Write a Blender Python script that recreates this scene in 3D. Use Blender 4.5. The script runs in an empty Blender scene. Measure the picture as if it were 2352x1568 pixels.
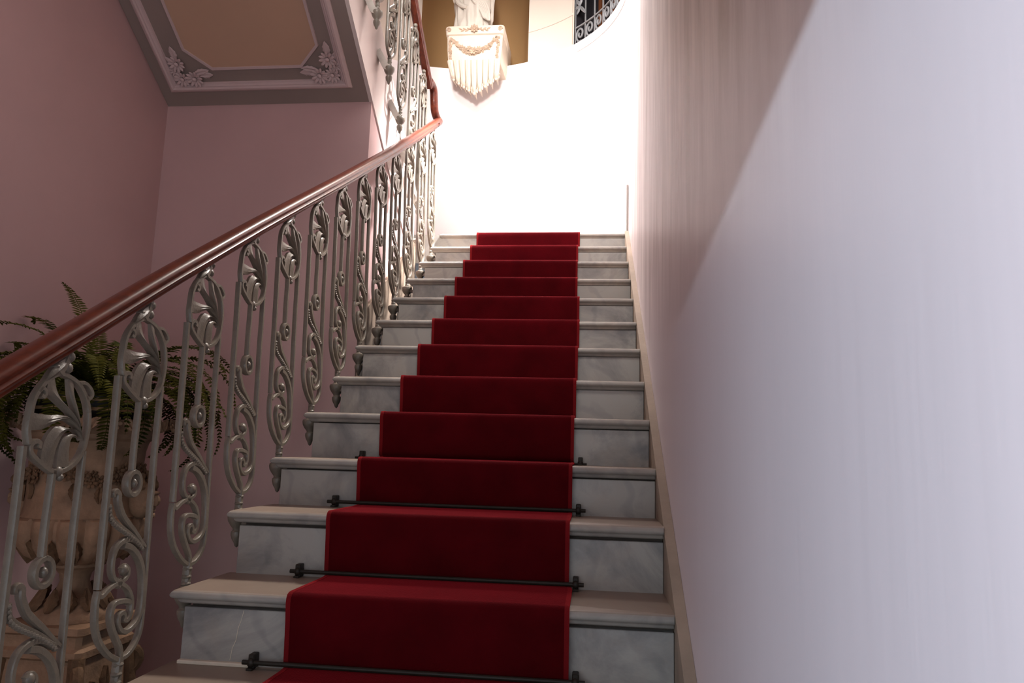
import bpy, math, random
from mathutils import Vector, Matrix, noise
random.seed(7)
PI = math.pi
col = bpy.context.scene.collection
sc = bpy.context.scene

# ------------------------------------------------------------------ measures
RUN, RISE = 0.2665, 0.165
SZ = [0.1734, 0.3486, 0.4993, 0.6607, 0.82, 0.9847, 1.1499, 1.3179, 1.4817, 1.6503, 1.82, 1.981]
SY = [0.276, 0.5383, 0.801, 1.0553, 1.3277, 1.5865, 1.8657, 2.1333, 2.3969, 2.6676, 2.9424, 3.195]
def sY(n): return SY[n-1] if 1 <= n <= 12 else n*RUN
def sZ(n): return SZ[n-1] if 1 <= n <= 12 else n*RISE
XL, XR = -0.0127, 1.2231          # ends of the lower treads
WR = 1.25                         # right wall
WL = -1.36                        # left wall
XS = -0.18                        # inner face of the upper flight
YF = 2.14                         # wall under the upper flight
FLOOR = -0.99
ZL = 1.981                        # landing
CX, CY, RX, RY = -0.07, 3.37, 1.32, 1.27   # curved end wall
ZN = 3.96                         # height where niche and window begin
TOP = 5.9
UY0 = 3.126
def uY(n): return UY0-(n-1)*RUN
def uZ(n): return ZL+RISE*n
def soffit(y): return 2.40-0.64*(y-YF)

# ------------------------------------------------------------------ materials
def new_mat(name):
    m = bpy.data.materials.new(name); m.use_nodes = True
    nt = m.node_tree
    return m, nt, nt.nodes['Principled BSDF']
def N(nt, t, **kw):
    n = nt.nodes.new(t)
    for k, v in kw.items():
        if k in n.inputs: n.inputs[k].default_value = v
        else: setattr(n, k, v)
    return n
def ramp(nt, fac, stops):
    r = nt.nodes.new('ShaderNodeValToRGB')
    e = r.color_ramp.elements
    while len(e) < len(stops): e.new(0.5)
    for i, (p, c) in enumerate(stops):
        e[i].position = p; e[i].color = (*c, 1)
    nt.links.new(fac, r.inputs[0]); return r
def paint(name, c, rough=0.6, var=0.06, scale=3.0, bump=0.05, spec=0.3, stretch=None, c2=None, bscale=60):
    m, nt, b = new_mat(name)
    tc = N(nt, 'ShaderNodeNewGeometry')
    src = tc.outputs['Position']
    if stretch:
        mp = N(nt, 'ShaderNodeMapping'); mp.inputs['Scale'].default_value = stretch
        nt.links.new(src, mp.inputs[0]); src = mp.outputs[0]
    no = N(nt, 'ShaderNodeTexNoise', Scale=scale, Detail=5.0, Roughness=0.6)
    nt.links.new(src, no.inputs['Vector'])
    lo = [x*(1-var) for x in c]; hi = list(c2) if c2 else [min(1, x*(1+var)) for x in c]
    r = ramp(nt, no.outputs['Fac'], [(0.3, lo), (0.7, hi)])
    nt.links.new(r.outputs[0], b.inputs['Base Color'])
    b.inputs['Roughness'].default_value = rough
    b.inputs['Specular IOR Level'].default_value = spec
    if bump:
        n2 = N(nt, 'ShaderNodeTexNoise', Scale=bscale, Detail=3.0)
        nt.links.new(src, n2.inputs['Vector'])
        bp = N(nt, 'ShaderNodeBump', Strength=bump, Distance=0.01)
        nt.links.new(n2.outputs['Fac'], bp.inputs['Height']); nt.links.new(bp.outputs[0], b.inputs['Normal'])
    return m
def marble_mat(name, base, vein, dirt, rough=0.35, seed=0.0):
    m, nt, b = new_mat(name)
    g = N(nt, 'ShaderNodeNewGeometry')
    mp = N(nt, 'ShaderNodeMapping'); mp.inputs['Location'].default_value = (seed, seed*.7, 0)
    mp.inputs['Rotation'].default_value = (0.3, 0.2, 0.5)
    nt.links.new(g.outputs['Position'], mp.inputs[0])
    n1 = N(nt, 'ShaderNodeTexNoise', Scale=2.6, Detail=8.0, Roughness=0.65, Distortion=1.4)
    nt.links.new(mp.outputs[0], n1.inputs['Vector'])
    r1 = ramp(nt, n1.outputs['Fac'], [(0.36, vein), (0.47, [(a+c)/2 for a, c in zip(base, vein)]), (0.56, base)])
    w = N(nt, 'ShaderNodeTexWave', Scale=1.7, Distortion=9.0, Detail=4.0)
    w.inputs['Detail Scale'].default_value = 1.6
    nt.links.new(mp.outputs[0], w.inputs['Vector'])
    r2 = ramp(nt, w.outputs['Fac'], [(0.0, vein), (0.10, base), (1.0, base)])
    mx = N(nt, 'ShaderNodeMixRGB', blend_type='MULTIPLY'); mx.inputs[0].default_value = 0.55
    nt.links.new(r1.outputs[0], mx.inputs[1]); nt.links.new(r2.outputs[0], mx.inputs[2])
    n3 = N(nt, 'ShaderNodeTexNoise', Scale=7.0, Detail=6.0, Roughness=0.7)
    nt.links.new(g.outputs['Position'], n3.inputs['Vector'])
    r3 = ramp(nt, n3.outputs['Fac'], [(0.5, (0, 0, 0)), (0.75, (0.55, 0.55, 0.55))])
    m2 = N(nt, 'ShaderNodeMixRGB'); m2.inputs[2].default_value = (*dirt, 1)
    nt.links.new(r3.outputs[0], m2.inputs[0]); nt.links.new(mx.outputs[0], m2.inputs[1])
    nt.links.new(m2.outputs[0], b.inputs['Base Color'])
    b.inputs['Roughness'].default_value = rough; b.inputs['Specular IOR Level'].default_value = 0.35
    bp = N(nt, 'ShaderNodeBump', Strength=0.06, Distance=0.01)
    nt.links.new(n3.outputs['Fac'], bp.inputs['Height']); nt.links.new(bp.outputs[0], b.inputs['Normal'])
    return m

M = {}
PINK = (0.57, 0.395, 0.385)
M['pink'] = paint('pink_paint', PINK, 0.6, 0.05, 1.6, 0.04)
M['pink_right'] = paint('pink_paint_glare', (0.60, 0.515, 0.535), 0.42, 0.018, 1.2, 0.06, 0.4, stretch=(5.0, 5.0, 0.3), bscale=6)
def glare_streaks(m):  # upper wall: blotchy paint plus reflected highlights put into the colour as streaks
    nt = m.node_tree; b = nt.nodes['Principled BSDF']; src = b.inputs['Base Color'].links[0].from_socket
    g = N(nt, 'ShaderNodeNewGeometry'); sx = N(nt, 'ShaderNodeSeparateXYZ'); nt.links.new(g.outputs['Position'], sx.inputs[0])
    mr = N(nt, 'ShaderNodeMapRange'); mr.inputs[1].default_value = .85; mr.inputs[2].default_value = 1.35
    nt.links.new(sx.outputs['Z'], mr.inputs[0])
    mp = N(nt, 'ShaderNodeMapping'); mp.inputs['Scale'].default_value = (1, 5.5, .8); nt.links.new(g.outputs['Position'], mp.inputs[0])
    no = N(nt, 'ShaderNodeTexNoise', Scale=1.5, Detail=7.0, Roughness=.62, Distortion=.5); nt.links.new(mp.outputs[0], no.inputs['Vector'])
    r = ramp(nt, no.outputs['Fac'], [(.34, (.40, .31, .29)), (.52, (.57, .475, .465)), (.66, (.70, .60, .57))])
    mx = N(nt, 'ShaderNodeMixRGB'); nt.links.new(mr.outputs[0], mx.inputs[0]); nt.links.new(src, mx.inputs[1]); nt.links.new(r.outputs[0], mx.inputs[2])
    nt.links.new(mx.outputs[0], b.inputs['Base Color'])
glare_streaks(M['pink_right'])
M['pale'] = paint('pale_pink_plaster', (0.80, 0.735, 0.725), 0.6, 0.03, 1.5, 0.02)
M['cream'] = paint('cream_plaster', (0.74, 0.645, 0.55), 0.6, 0.03, 1.5, 0.02)
M['tan'] = paint('tan_niche_paint', (0.33, 0.19, 0.083), 0.55, 0.05, 1.2, 0.02)
M['soffit'] = paint('brownish_soffit_paint', (0.32, 0.262, 0.235), 0.7, 0.05, 2.0, 0.03)
M['soffit_tan'] = paint('tan_soffit_panel_paint', (0.57, 0.385, 0.27), 0.7, 0.04, 2.0, 0.03)
M['moulding'] = paint('pinkish_moulding_paint', (0.62, 0.50, 0.49), 0.6, 0.04, 6.0, 0.04)
M['marble'] = marble_mat('white_marble', (0.47, 0.455, 0.43), (0.26, 0.255, 0.26), (0.34, 0.29, 0.24))
M['marble_tread'] = marble_mat('worn_marble', (0.50, 0.475, 0.44), (0.34, 0.33, 0.32), (0.38, 0.30, 0.24), 0.4, 3.1)
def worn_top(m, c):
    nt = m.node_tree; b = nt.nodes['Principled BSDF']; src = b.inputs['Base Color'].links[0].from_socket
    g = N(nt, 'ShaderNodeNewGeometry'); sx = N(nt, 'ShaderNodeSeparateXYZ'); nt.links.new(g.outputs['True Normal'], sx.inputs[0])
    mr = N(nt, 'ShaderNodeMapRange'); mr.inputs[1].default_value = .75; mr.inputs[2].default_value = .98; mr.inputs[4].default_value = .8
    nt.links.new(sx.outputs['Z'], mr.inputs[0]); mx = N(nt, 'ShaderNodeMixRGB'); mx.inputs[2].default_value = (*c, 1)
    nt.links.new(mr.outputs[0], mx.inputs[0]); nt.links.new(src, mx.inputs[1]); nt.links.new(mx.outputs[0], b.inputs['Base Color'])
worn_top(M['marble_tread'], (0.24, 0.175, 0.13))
M['stone_skirt'] = paint('beige_stone_skirt', (0.27, 0.205, 0.155), 0.6, 0.18, 5.0, 0.15)
M['mortar'] = paint('pale_mortar', (0.62, 0.55, 0.45), 0.8, 0.1, 20, 0.1)
M['stringer'] = paint('cream_stringer_paint', (0.78, 0.70, 0.66), 0.5, 0.03, 2.0, 0.03)
M['iron'] = paint('grey_painted_cast_iron', (0.150, 0.128, 0.100), 0.37, 0.12, 40, 0.12, 0.5, bscale=180)
M['iron'].node_tree.nodes['Principled BSDF'].inputs['Metallic'].default_value = 0.0
M['iron_pale'] = paint('pale_lit_iron', (0.50, 0.46, 0.41), 0.35, 0.1, 30, 0.1, 0.5)  # paler than the other iron: strong light on the arms put into it
M['rod'] = paint('dark_bronze', (0.018, 0.014, 0.010), 0.5, 0.2, 40, 0.1, 0.3)
M['grille'] = paint('silver_painted_iron', (0.24, 0.24, 0.245), 0.45, 0.1, 40, 0.1, 0.5)
M['terracotta'] = paint('weathered_terracotta', (0.30, 0.185, 0.115), 0.7, 0.3, 11, 0.35, 0.25)
M['terracotta_dark'] = paint('dark_terracotta_relief', (0.155, 0.088, 0.048), 0.75, 0.35, 20, 0.4, 0.25)  # darker tone for the raised ornament
M['plaster'] = paint('cream_plaster_cast', (0.66, 0.565, 0.46), 0.55, 0.05, 8, 0.05)
M['plaster_relief'] = paint('antiqued_plaster_relief', (0.46, 0.33, 0.235), 0.6, 0.25, 30, 0.1)
M['marble_statue'] = paint('off_white_statue_stone', (0.56, 0.50, 0.43), 0.5, 0.06, 8, 0.04)
M['pot'] = paint('black_glazed_pot', (0.010, 0.009, 0.008), 0.5, 0.1, 5, 0.0, 0.5)
M['pot_band'] = paint('tan_pot_band', (0.45, 0.26, 0.13), 0.5, 0.1, 5, 0.0)
M['soil'] = paint('dark_soil', (0.015, 0.012, 0.008), 0.9, 0.2, 30, 0.3)
M['fern'] = paint('fern_green', (0.022, 0.030, 0.004), 0.65, 0.3, 6, 0.0, 0.04, c2=(0.070, 0.062, 0.009))
M['fern_stem'] = paint('fern_stem_brown', (0.06, 0.04, 0.015), 0.6, 0.2, 10, 0.0)
M['dark'] = paint('dark_window_interior', (0.02, 0.017, 0.02), 0.5, 0.2, 3, 0.0)
M['shutter'] = paint('brown_wooden_shutter', (0.13, 0.045, 0.018), 0.45, 0.3, 6, 0.1, stretch=(3, 3, .4))
M['floor'] = paint('grey_stone_floor', (0.30, 0.27, 0.25), 0.4, 0.1, 3, 0.05)
M['groove'] = paint('brown_joint', (0.50, 0.38, 0.30), 0.8, 0.05, 3, 0.0)
M['core'] = paint('gap_shade_core', (0.06, 0.048, 0.04), 0.9, 0.2, 10, 0.1)  # core coloured dark so the open riser gaps look shaded
M['grey_strip'] = paint('grey_brown_strip', (0.26, 0.225, 0.205), 0.6, 0.05, 3, 0.0)

def wood():
    m, nt, b = new_mat('mahogany')
    g = N(nt, 'ShaderNodeNewGeometry')
    mp = N(nt, 'ShaderNodeMapping'); mp.inputs['Rotation'].default_value = (-0.554, 0, 0); mp.inputs['Scale'].default_value = (14, 1.2, 14)
    nt.links.new(g.outputs['Position'], mp.inputs[0])
    n = N(nt, 'ShaderNodeTexNoise', Scale=4.0, Detail=6.0, Roughness=0.6); nt.links.new(mp.outputs[0], n.inputs['Vector'])
    r = ramp(nt, n.outputs['Fac'], [(0.3, (0.055, 0.009, 0.004)), (0.7, (0.13, 0.025, 0.010))])
    nt.links.new(r.outputs[0], b.inputs['Base Color'])
    b.inputs['Roughness'].default_value = 0.38; b.inputs['Specular IOR Level'].default_value = 0.2; b.inputs['Coat Weight'].default_value = 0.28; b.inputs['Coat Roughness'].default_value = 0.12
    return m
M['wood'] = wood()
def carpet(name, c, sheen):
    m, nt, b = new_mat(name)
    g = N(nt, 'ShaderNodeNewGeometry')
    n = N(nt, 'ShaderNodeTexNoise', Scale=260.0, Detail=2.0); nt.links.new(g.outputs['Position'], n.inputs['Vector'])
    n2 = N(nt, 'ShaderNodeTexNoise', Scale=9.0, Detail=4.0); nt.links.new(g.outputs['Position'], n2.inputs['Vector'])
    r = ramp(nt, n2.outputs['Fac'], [(0.3, [x*.8 for x in c]), (0.7, [x*1.15 for x in c])])
    nt.links.new(r.outputs[0], b.inputs['Base Color'])
    b.inputs['Roughness'].default_value = 0.95; b.inputs['Specular IOR Level'].default_value = 0.05
    b.inputs['Sheen Weight'].default_value = sheen; b.inputs['Sheen Roughness'].default_value = 0.35
    b.inputs['Sheen Tint'].default_value = (0.9, 0.05, 0.07, 1)
    bp = N(nt, 'ShaderNodeBump', Strength=0.5, Distance=0.002)
    nt.links.new(n.outputs['Fac'], bp.inputs['Height']); nt.links.new(bp.outputs[0], b.inputs['Normal'])
    return m
M['carpet'] = carpet('red_carpet_pile', (0.066, 0.0014, 0.0034), 0.6)
M['binding'] = carpet('red_carpet_binding', (0.16, 0.009, 0.011), 0.5)

# ------------------------------------------------------------------ mesh building
class MB:
    def __init__(s): s.v = []; s.f = []
    def add(s, vs, fs):
        o = len(s.v); s.v += [tuple(p) for p in vs]; s.f += [tuple(i+o for i in f) for f in fs]; return s
    def box(s, x0, x1, y0, y1, z0, z1, b=0.0):
        if b <= 0:
            v = [(x, y, z) for z in (z0, z1) for y in (y0, y1) for x in (x0, x1)]
            return s.add(v, [(0, 2, 3, 1), (4, 5, 7, 6), (0, 1, 5, 4), (2, 6, 7, 3), (0, 4, 6, 2), (1, 3, 7, 5)])
        rings = []
        for z, d in ((z0, b), (z0+b, 0), (z1-b, 0), (z1, b)):
            rings.append([(x0+d, y0+b, z), (x0+b, y0+d, z), (x1-b, y0+d, z), (x1-d, y0+b, z),
                          (x1-d, y1-b, z), (x1-b, y1-d, z), (x0+b, y1-d, z), (x0+d, y1-b, z)])
        return s.loft(rings, True, True, True)
    def loft(s, rings, closed=True, cap0=False, cap1=False):
        n = len(rings[0]); o = len(s.v)
        for r in rings: s.v += [tuple(p) for p in r]
        for i in range(len(rings)-1):
            for j in range(n if closed else n-1):
                k = (j+1) % n
                s.f.append((o+i*n+j, o+i*n+k, o+(i+1)*n+k, o+(i+1)*n+j))
        if cap0: s.f.append(tuple(o+j for j in range(n))[::-1])
        if cap1: s.f.append(tuple(o+(len(rings)-1)*n+j for j in range(n)))
        return s
    def lathe(s, prof, c=(0, 0, 0), seg=24, rf=None):
        rings = []
        for k, (r, z) in enumerate(prof):
            rings.append([(c[0]+(r if not rf else rf(r, z, 2*PI*j/seg))*math.cos(2*PI*j/seg),
                           c[1]+(r if not rf else rf(r, z, 2*PI*j/seg))*math.sin(2*PI*j/seg), c[2]+z) for j in range(seg)])
        return s.loft(rings, True, True, True)
    def prism(s, poly, x0, x1, axis='x'):
        n = len(poly)
        if axis == 'x': a = [(x0, p[0], p[1]) for p in poly]; b = [(x1, p[0], p[1]) for p in poly]
        elif axis == 'z': a = [(p[0], p[1], x0) for p in poly]; b = [(p[0], p[1], x1) for p in poly]
        else: a = [(p[0], x0, p[1]) for p in poly]; b = [(p[0], x1, p[1]) for p in poly]
        return s.loft([a, b], True, True, True)
    def tube(s, pts, r, seg=8, cap=True, ry=None):
        pts = [Vector(p) for p in pts]; n = len(pts); rings = []
        rs = r if isinstance(r, (list, tuple)) else [r]*n
        t0 = (pts[1]-pts[0]).normalized()
        up = Vector((0, 0, 1)) if abs(t0.z) < 0.9 else Vector((1, 0, 0))
        nx = t0.cross(up).normalized()
        for i in range(n):
            t = (pts[min(i+1, n-1)]-pts[max(i-1, 0)]).normalized()
            nx = (nx-t*nx.dot(t)).normalized(); ny = t.cross(nx)
            rings.append([pts[i]+nx*math.cos(2*PI*j/seg)*rs[i]+ny*math.sin(2*PI*j/seg)*(rs[i] if ry is None else ry*rs[i]) for j in range(seg)])
        return s.loft(rings, True, cap, cap)
    def ball(s, c, r, seg=10, rings=6, M3=None):
        prof = []
        R = r if isinstance(r, (list, tuple)) else (r, r, r)
        rr = []
        for i in range(rings+1):
            a = -PI/2+PI*i/rings
            rg = []
            for j in range(seg):
                p = Vector((R[0]*math.cos(a)*math.cos(2*PI*j/seg), R[1]*math.cos(a)*math.sin(2*PI*j/seg), R[2]*math.sin(a)))
                if M3 is not None: p = M3 @ p
                rg.append(p+Vector(c))
            rr.append(rg)
        return s.loft(rr, True, False, False)
    def build(s, name, mat, parent=None, loc=(0, 0, 0), smooth=True, angle=35):
        me = bpy.data.meshes.new(name)
        L = Vector(loc)
        me.from_pydata([tuple(Vector(p)-L) for p in s.v], [], s.f)
        me.validate(); me.update()
        o = bpy.data.objects.new(name, me); col.objects.link(o)
        mats = mat if isinstance(mat, (list, tuple)) else [mat]
        for m in mats: me.materials.append(m)
        import bmesh
        bm = bmesh.new(); bm.from_mesh(me)
        bmesh.ops.recalc_face_normals(bm, faces=bm.faces)
        if smooth:
            for f in bm.faces: f.smooth = True
            ca = math.radians(angle)
            for e in bm.edges:
                if len(e.link_faces) == 2 and e.calc_face_angle(0) > ca: e.smooth = False
        bm.to_mesh(me); bm.free()
        if parent is not None: o.parent = parent
        o.location = loc if parent is None else (0, 0, 0)
        return o
def tag(o, label=None, cat=None, group=None, kind=None):
    if label: o['label'] = label
    if cat: o['category'] = cat
    if group: o['group'] = group
    if kind: o['kind'] = kind
    return o
def empty(name, loc, label=None, cat=None, group=None):
    o = bpy.data.objects.new(name, None); col.objects.link(o); o.location = loc; o.empty_display_size = 0.1
    tag(o, label, cat, group); return o
def part(mb, name, mat, root, **kw):
    # vertices are in world coordinates; root is an unrotated empty / mesh at some place
    w = Vector(root.location); p = root.parent
    while p is not None: w += Vector(p.location); p = p.parent
    for i, q in enumerate(mb.v): mb.v[i] = tuple(Vector(q)-w)
    return mb.build(name, mat, root, **kw)
def struct(mb, name, mat, label, cat, **kw):
    o = mb.build(name, mat, None, **kw); return tag(o, label, cat, None, 'structure')
def copy_tree(o, parent=None):
    c = o.copy(); col.objects.link(c); c.parent = parent
    for ch in list(o.children): copy_tree(ch, c)
    return c
def catmull(pts, sub=5):
    n = len(pts); out = []
    if n < 3: return [tuple(p) for p in pts]
    for i in range(n-1):
        p0, p1, p2, p3 = pts[max(i-1, 0)], pts[i], pts[i+1], pts[min(i+2, n-1)]
        for k in range(sub):
            t = k/sub
            out.append(tuple(0.5*((2*b)+(-a+c)*t+(2*a-5*b+4*c-d)*t*t+(-a+3*b-3*c+d)*t**3) for a, b, c, d in zip(p0, p1, p2, p3)))
    out.append(tuple(pts[-1])); return out
def resample(pts, n):
    d = [0]
    for a, b in zip(pts, pts[1:]): d.append(d[-1]+math.dist(a, b))
    out = []; j = 0
    for i in range(n):
        t = d[-1]*i/(n-1)
        while j < len(d)-2 and d[j+1] < t: j += 1
        f = 0 if d[j+1] == d[j] else (t-d[j])/(d[j+1]-d[j])
        out.append(tuple(a+(b-a)*f for a, b in zip(pts[j], pts[j+1])))
    return out
def ribbon(mb, pts, w, t, sub=5, x0=0.0, taper=None):
    """flat bar bent along (u,v) in the YZ plane: w in the plane, t across it"""
    p = catmull(pts, sub); n = len(p); rings = []
    for i in range(n):
        a, b = p[max(i-1, 0)], p[min(i+1, n-1)]
        dx, dy = b[0]-a[0], b[1]-a[1]; L = math.hypot(dx, dy) or 1
        nx, ny = -dy/L, dx/L
        k = taper(i/(n-1)) if taper else 1.0
        h = w/2*k; tt = t/2*(0.6+0.4*k)
        prof = [(-h, -tt*.55), (-h*.7, -tt), (h*.7, -tt), (h, -tt*.55), (h, tt*.55), (h*.7, tt), (-h*.7, tt), (-h, tt*.55)]
        rings.append([(x0+q[1], p[i][0]+nx*q[0], p[i][1]+ny*q[0]) for q in prof])
    return mb.loft(rings, True, True, True)
def petal(mb, l, r, t, ridges=3, nl=14, nw=8, bulge=0.006):
    L = resample(catmull(l, 4), nl); R = resample(catmull(r, 4), nl); top = []; bot = []
    for i in range(nl):
        a = []; b = []
        s = i/(nl-1); env = math.sin(PI*min(1, 0.12+s*0.9))
        for j in range(nw+1):
            q = j/nw
            y = L[i][0]+(R[i][0]-L[i][0])*q; z = L[i][1]+(R[i][1]-L[i][1])*q
            dome = math.sin(PI*q)
            x = t/2+bulge*dome*env+0.0016*math.cos(2*PI*ridges*q)*env*dome
            a.append((x, y, z)); b.append((-x*.8, y, z))
        top.append(a); bot.append(b)
    rings = [a+b[::-1] for a, b in zip(top, bot)]
    return mb.loft(rings, True, True, True)

# ------------------------------------------------------------------ flowers and leaves for relief work
def frame(n):
    n = Vector(n).normalized()
    u = n.orthogonal().normalized(); return Matrix((u, n.cross(u), n)).transposed()
def flower(mb, c, nrm, r, petals=8, rot=0.0, h=0.35):
    F = frame(nrm); c = Vector(c)
    for k in range(petals):
        a = rot+2*PI*k/petals
        B = F @ Matrix.Rotation(a, 3, 'Z') @ Matrix.Rotation(-0.35, 3, 'Y')
        mb.ball(c+F @ Vector((math.cos(a)*r*.58, math.sin(a)*r*.58, r*h*.45)), (r*.46, r*1.5/petals+r*.06, r*.14), 8, 4, B)
    mb.ball(c+F @ Vector((0, 0, r*h*.6)), (r*.26, r*.26, r*.2), 8, 5, F)
def leaf(mb, c, nrm, d, L, w, h=0.12):
    n = Vector(nrm).normalized(); d = Vector(d); d = (d-n*d.dot(n)).normalized(); s = n.cross(d)
    rings = []
    for i in range(9):
        t = i/8; ww = w*math.sin(PI*min(.98, t*.93+.07))**.8*(1+.12*math.sin(t*22))
        m = Vector(c)+d*L*t
        rings.append([m-s*ww+n*.1*h*L, m-s*ww*.5+n*(h*L*(1-t*.3)), m+n*h*L*.55, m+s*ww*.5+n*(h*L*(1-t*.3)), m+s*ww+n*.1*h*L, m-n*h*L*.3])
    mb.loft(rings, True, True, True)

# ================================================================== THE SETTING
mb = MB(); mb.box(WR, WR+.25, -2.9, CY+.02, -1.3, TOP)
struct(mb, 'wall_right', M['pink_right'], 'long pale pink painted wall along the right of the red carpeted stairs', 'wall')
mb = MB(); mb.box(WL-.25, WL, -2.9, CY+.02, -1.3, TOP)
struct(mb, 'wall_left', M['pink'], 'dusky pink side wall at far left behind the fern', 'wall')
mb = MB(); mb.prism([(YF, FLOOR-.1), (YF, soffit(YF)+.01), (UY0+.02, soffit(UY0)+.02), (3.3, ZL-.12), (3.3, FLOOR-.1)], WL-.05, XS-.008)
struct(mb, 'wall_under_stairs', M['pink'], 'dark pink wall closing the space below the upper flight', 'wall')
mb = MB(); mb.box(WL-.3, WR+.3, -3.0, 3.4, FLOOR-.2, FLOOR)
struct(mb, 'floor', M['floor'], 'grey stone hall floor below the stairs', 'floor')
mb = MB(); mb.box(WL-.3, WR+.3, -3.0, 5.2, TOP, TOP+.15)
struct(mb, 'ceiling', M['pale'], 'pale ceiling high above the stairwell', 'ceiling')
mb = MB(); mb.box(WL-.05, WR+.05, -3.0, -0.35, 3.98, 4.14)
struct(mb, 'ceiling_hall', M['pale'], 'pale ceiling of the lower hall behind the camera', 'ceiling')
DX0, LINT = -.85, 1.155  # unseen wall; doorway edges set to shape the daylight on the right wall
mb = MB()
mb.box(WL-.05, DX0, -2.75, -2.6, FLOOR, TOP); mb.box(DX0, WR+.05, -2.75, -2.6, LINT, TOP)
struct(mb, 'wall_front', M['pale'], 'unseen pale entrance wall behind the camera, doorway set to shape the daylight', 'wall')

def apse_pt(th, z, k=0.0): return (CX+(RX-k)*math.cos(th), CY+(RY-k)*math.sin(th), z)
TN0, TN1 = math.acos((0.424-CX)/RX), PI-math.acos((0.424-CX)/RX)
TW0, TW1 = math.radians(9), math.acos((0.839-CX)/RX)
# lower zone of the curved wall
mb = MB(); na = 72
mb.loft([[apse_pt(PI*i/na, z, k) for i in range(na+1)] for z, k in ((ZL-.3, 0), (ZN-.03, 0), (ZN-.018, .008), (ZN, .012), (ZN, -.25))], False)
struct(mb, 'wall_back', M['pale'], 'brightly lit curved white-pink wall at the top of the stairs', 'wall')
# upper zone with openings
def apse_panel(mb, a, b, z0, z1, n=24, k=0.012):
    mb.loft([[apse_pt(a+(b-a)*i/n, z, k) for i in range(n+1)] for z in (z0, z1)], False)
mb = MB(); ZW, ZNT = 5.5, 5.45
apse_panel(mb, 0, TW0, ZN, TOP, 6); apse_panel(mb, TW1, TN0, ZN, TOP, 12); apse_panel(mb, TN1, PI, ZN, TOP, 24)
apse_panel(mb, TW0, TW1, ZW, TOP, 12); apse_panel(mb, TN0, TN1, ZNT, TOP, 16)
struct(mb, 'wall_back_upper', M['cream'], 'cream plaster zone of the curved wall around niche and window', 'wall')
# niche
mb = MB(); rows = []
for z in [ZN+.0, ZN+.3, ZN+.7, ZN+1.0, ZNT-.2, ZNT]:
    row = []
    for i in range(25):
        t = TN0+(TN1-TN0)*i/24; d = 0.36*math.sqrt(max(0, 1-(2*i/24-1)**2))
        x, y, _ = apse_pt(t, z, .012); row.append((x, y+d, z))
    rows.append(row)
mb.loft(rows, False)
front = [apse_pt(TN0+(TN1-TN0)*i/24, ZN, .012) for i in range(25)]
mb.loft([front, rows[0]], False); mb.loft([[(p[0], p[1], ZNT) for p in front], rows[-1]], False)
struct(mb, 'wall_niche', M['tan'], 'tan painted arched niche behind the statue', 'niche')
# stone joints, sill
def arc_bar(mb, a, b, z0, z1, k0, k1, n=20):
    rings = [[apse_pt(a+(b-a)*i/n, z0, k0), apse_pt(a+(b-a)*i/n, z0, k1), apse_pt(a+(b-a)*i/n, z1, k1), apse_pt(a+(b-a)*i/n, z1, k0)] for i in range(n+1)]
    mb.loft(rings, True, True, True)
mb = MB(); arc_bar(mb, TW1+.012, TN0-.002, 4.236, 4.241, .011, .0135); arc_bar(mb, TW1+.010, TW1+.016, ZN+.01, 4.237, .011, .0135, 2); arc_bar(mb, TW1+.010, TW1+.016, 4.26, TOP, .011, .0135, 2)
struct(mb, 'trim_1', M['groove'], 'thin brown joint line between cream blocks right of the niche', 'trim')
mb = MB(); arc_bar(mb, TW0-.01, TW1-.02, ZN-.075, ZN-.068, 0, .005)
struct(mb, 'trim_2', M['pale'], 'thin white ledge line just below the curved window sill', 'trim')
# window
wr = empty('window_1', apse_pt((TW0+TW1)/2, ZN, 0), 'dark arched window behind a silver scroll iron grille, high on curved wall', 'window'); wr['kind'] = 'structure'
mb = MB(); apse_panel(mb, TW0-.03, TW1+.03, ZN-.05, ZW+.05, 16, -.21)
part(mb, 'interior_shade', M['dark'], wr)  # dark sheet standing in for the unlit space behind the grille
mb = MB()
for t in (TW0, TW1):   # window reveals, coloured dark as if in shade
    mb.loft([[apse_pt(t, ZN, .012), apse_pt(t, ZW, .012)], [apse_pt(t, ZN, -.22), apse_pt(t, ZW, -.22)]], False)
part(mb, 'frame', M['dark'], wr)
mb = MB()
for a, b in ((0.55, 0.615), (0.30, 0.40), (0.70, 0.72)): arc_bar(mb, a, b, ZN, ZW, -.19, -.15, 4)
part(mb, 'shutter_board', M['shutter'], wr)
mb = MB()
arc_bar(mb, TW0, TW1, ZN+.145, ZN+.158, -.01, .002)
arc_bar(mb, TW0, TW1, ZN+.002, ZN+.012, -.01, .002)
nb = 7
for i in range(nb+1):
    t = TW0+(TW1-TW0)*i/nb
    arc_bar(mb, t-.004, t+.004, ZN, ZW, -.008, .0, 1)
part(mb, 'grille_bars', M['grille'], wr)
for i in range(nb):
    mb = MB(); t0 = TW0+(TW1-TW0)*(i+.5)/nb; sc_w = (TW1-TW0)/nb
    pts = []
    for k in range(40):
        s = k/39; a = -1.9+s*9.2; r = (1-s*.80)
        pts.append(apse_pt(t0+sc_w*.43*r*math.cos(a)+sc_w*.02, ZN+.078+.068*r*math.sin(a), -.004))
    mb.tube(pts, .0085, 6); part(mb, 'grille_scroll', M['grille'], wr)
mb = MB(); lp = apse_pt(TW1-.045, ZN+.33, 0)
nrm = (Vector((CX, CY, 0))-Vector((lp[0], lp[1], 0))).normalized(); tg = Vector((-nrm.y, nrm.x, 0))
for k, (du, dv, L) in enumerate(((-.5, .9, .09), (.3, 1, .10), (-1, .1, .07), (-.5, -.8, .07), (.5, -.7, .12))):
    leaf(mb, lp, nrm, tg*du+Vector((0, 0, dv)), L, .016)
part(mb, 'grille_leaf', M['grille'], wr)
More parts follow.
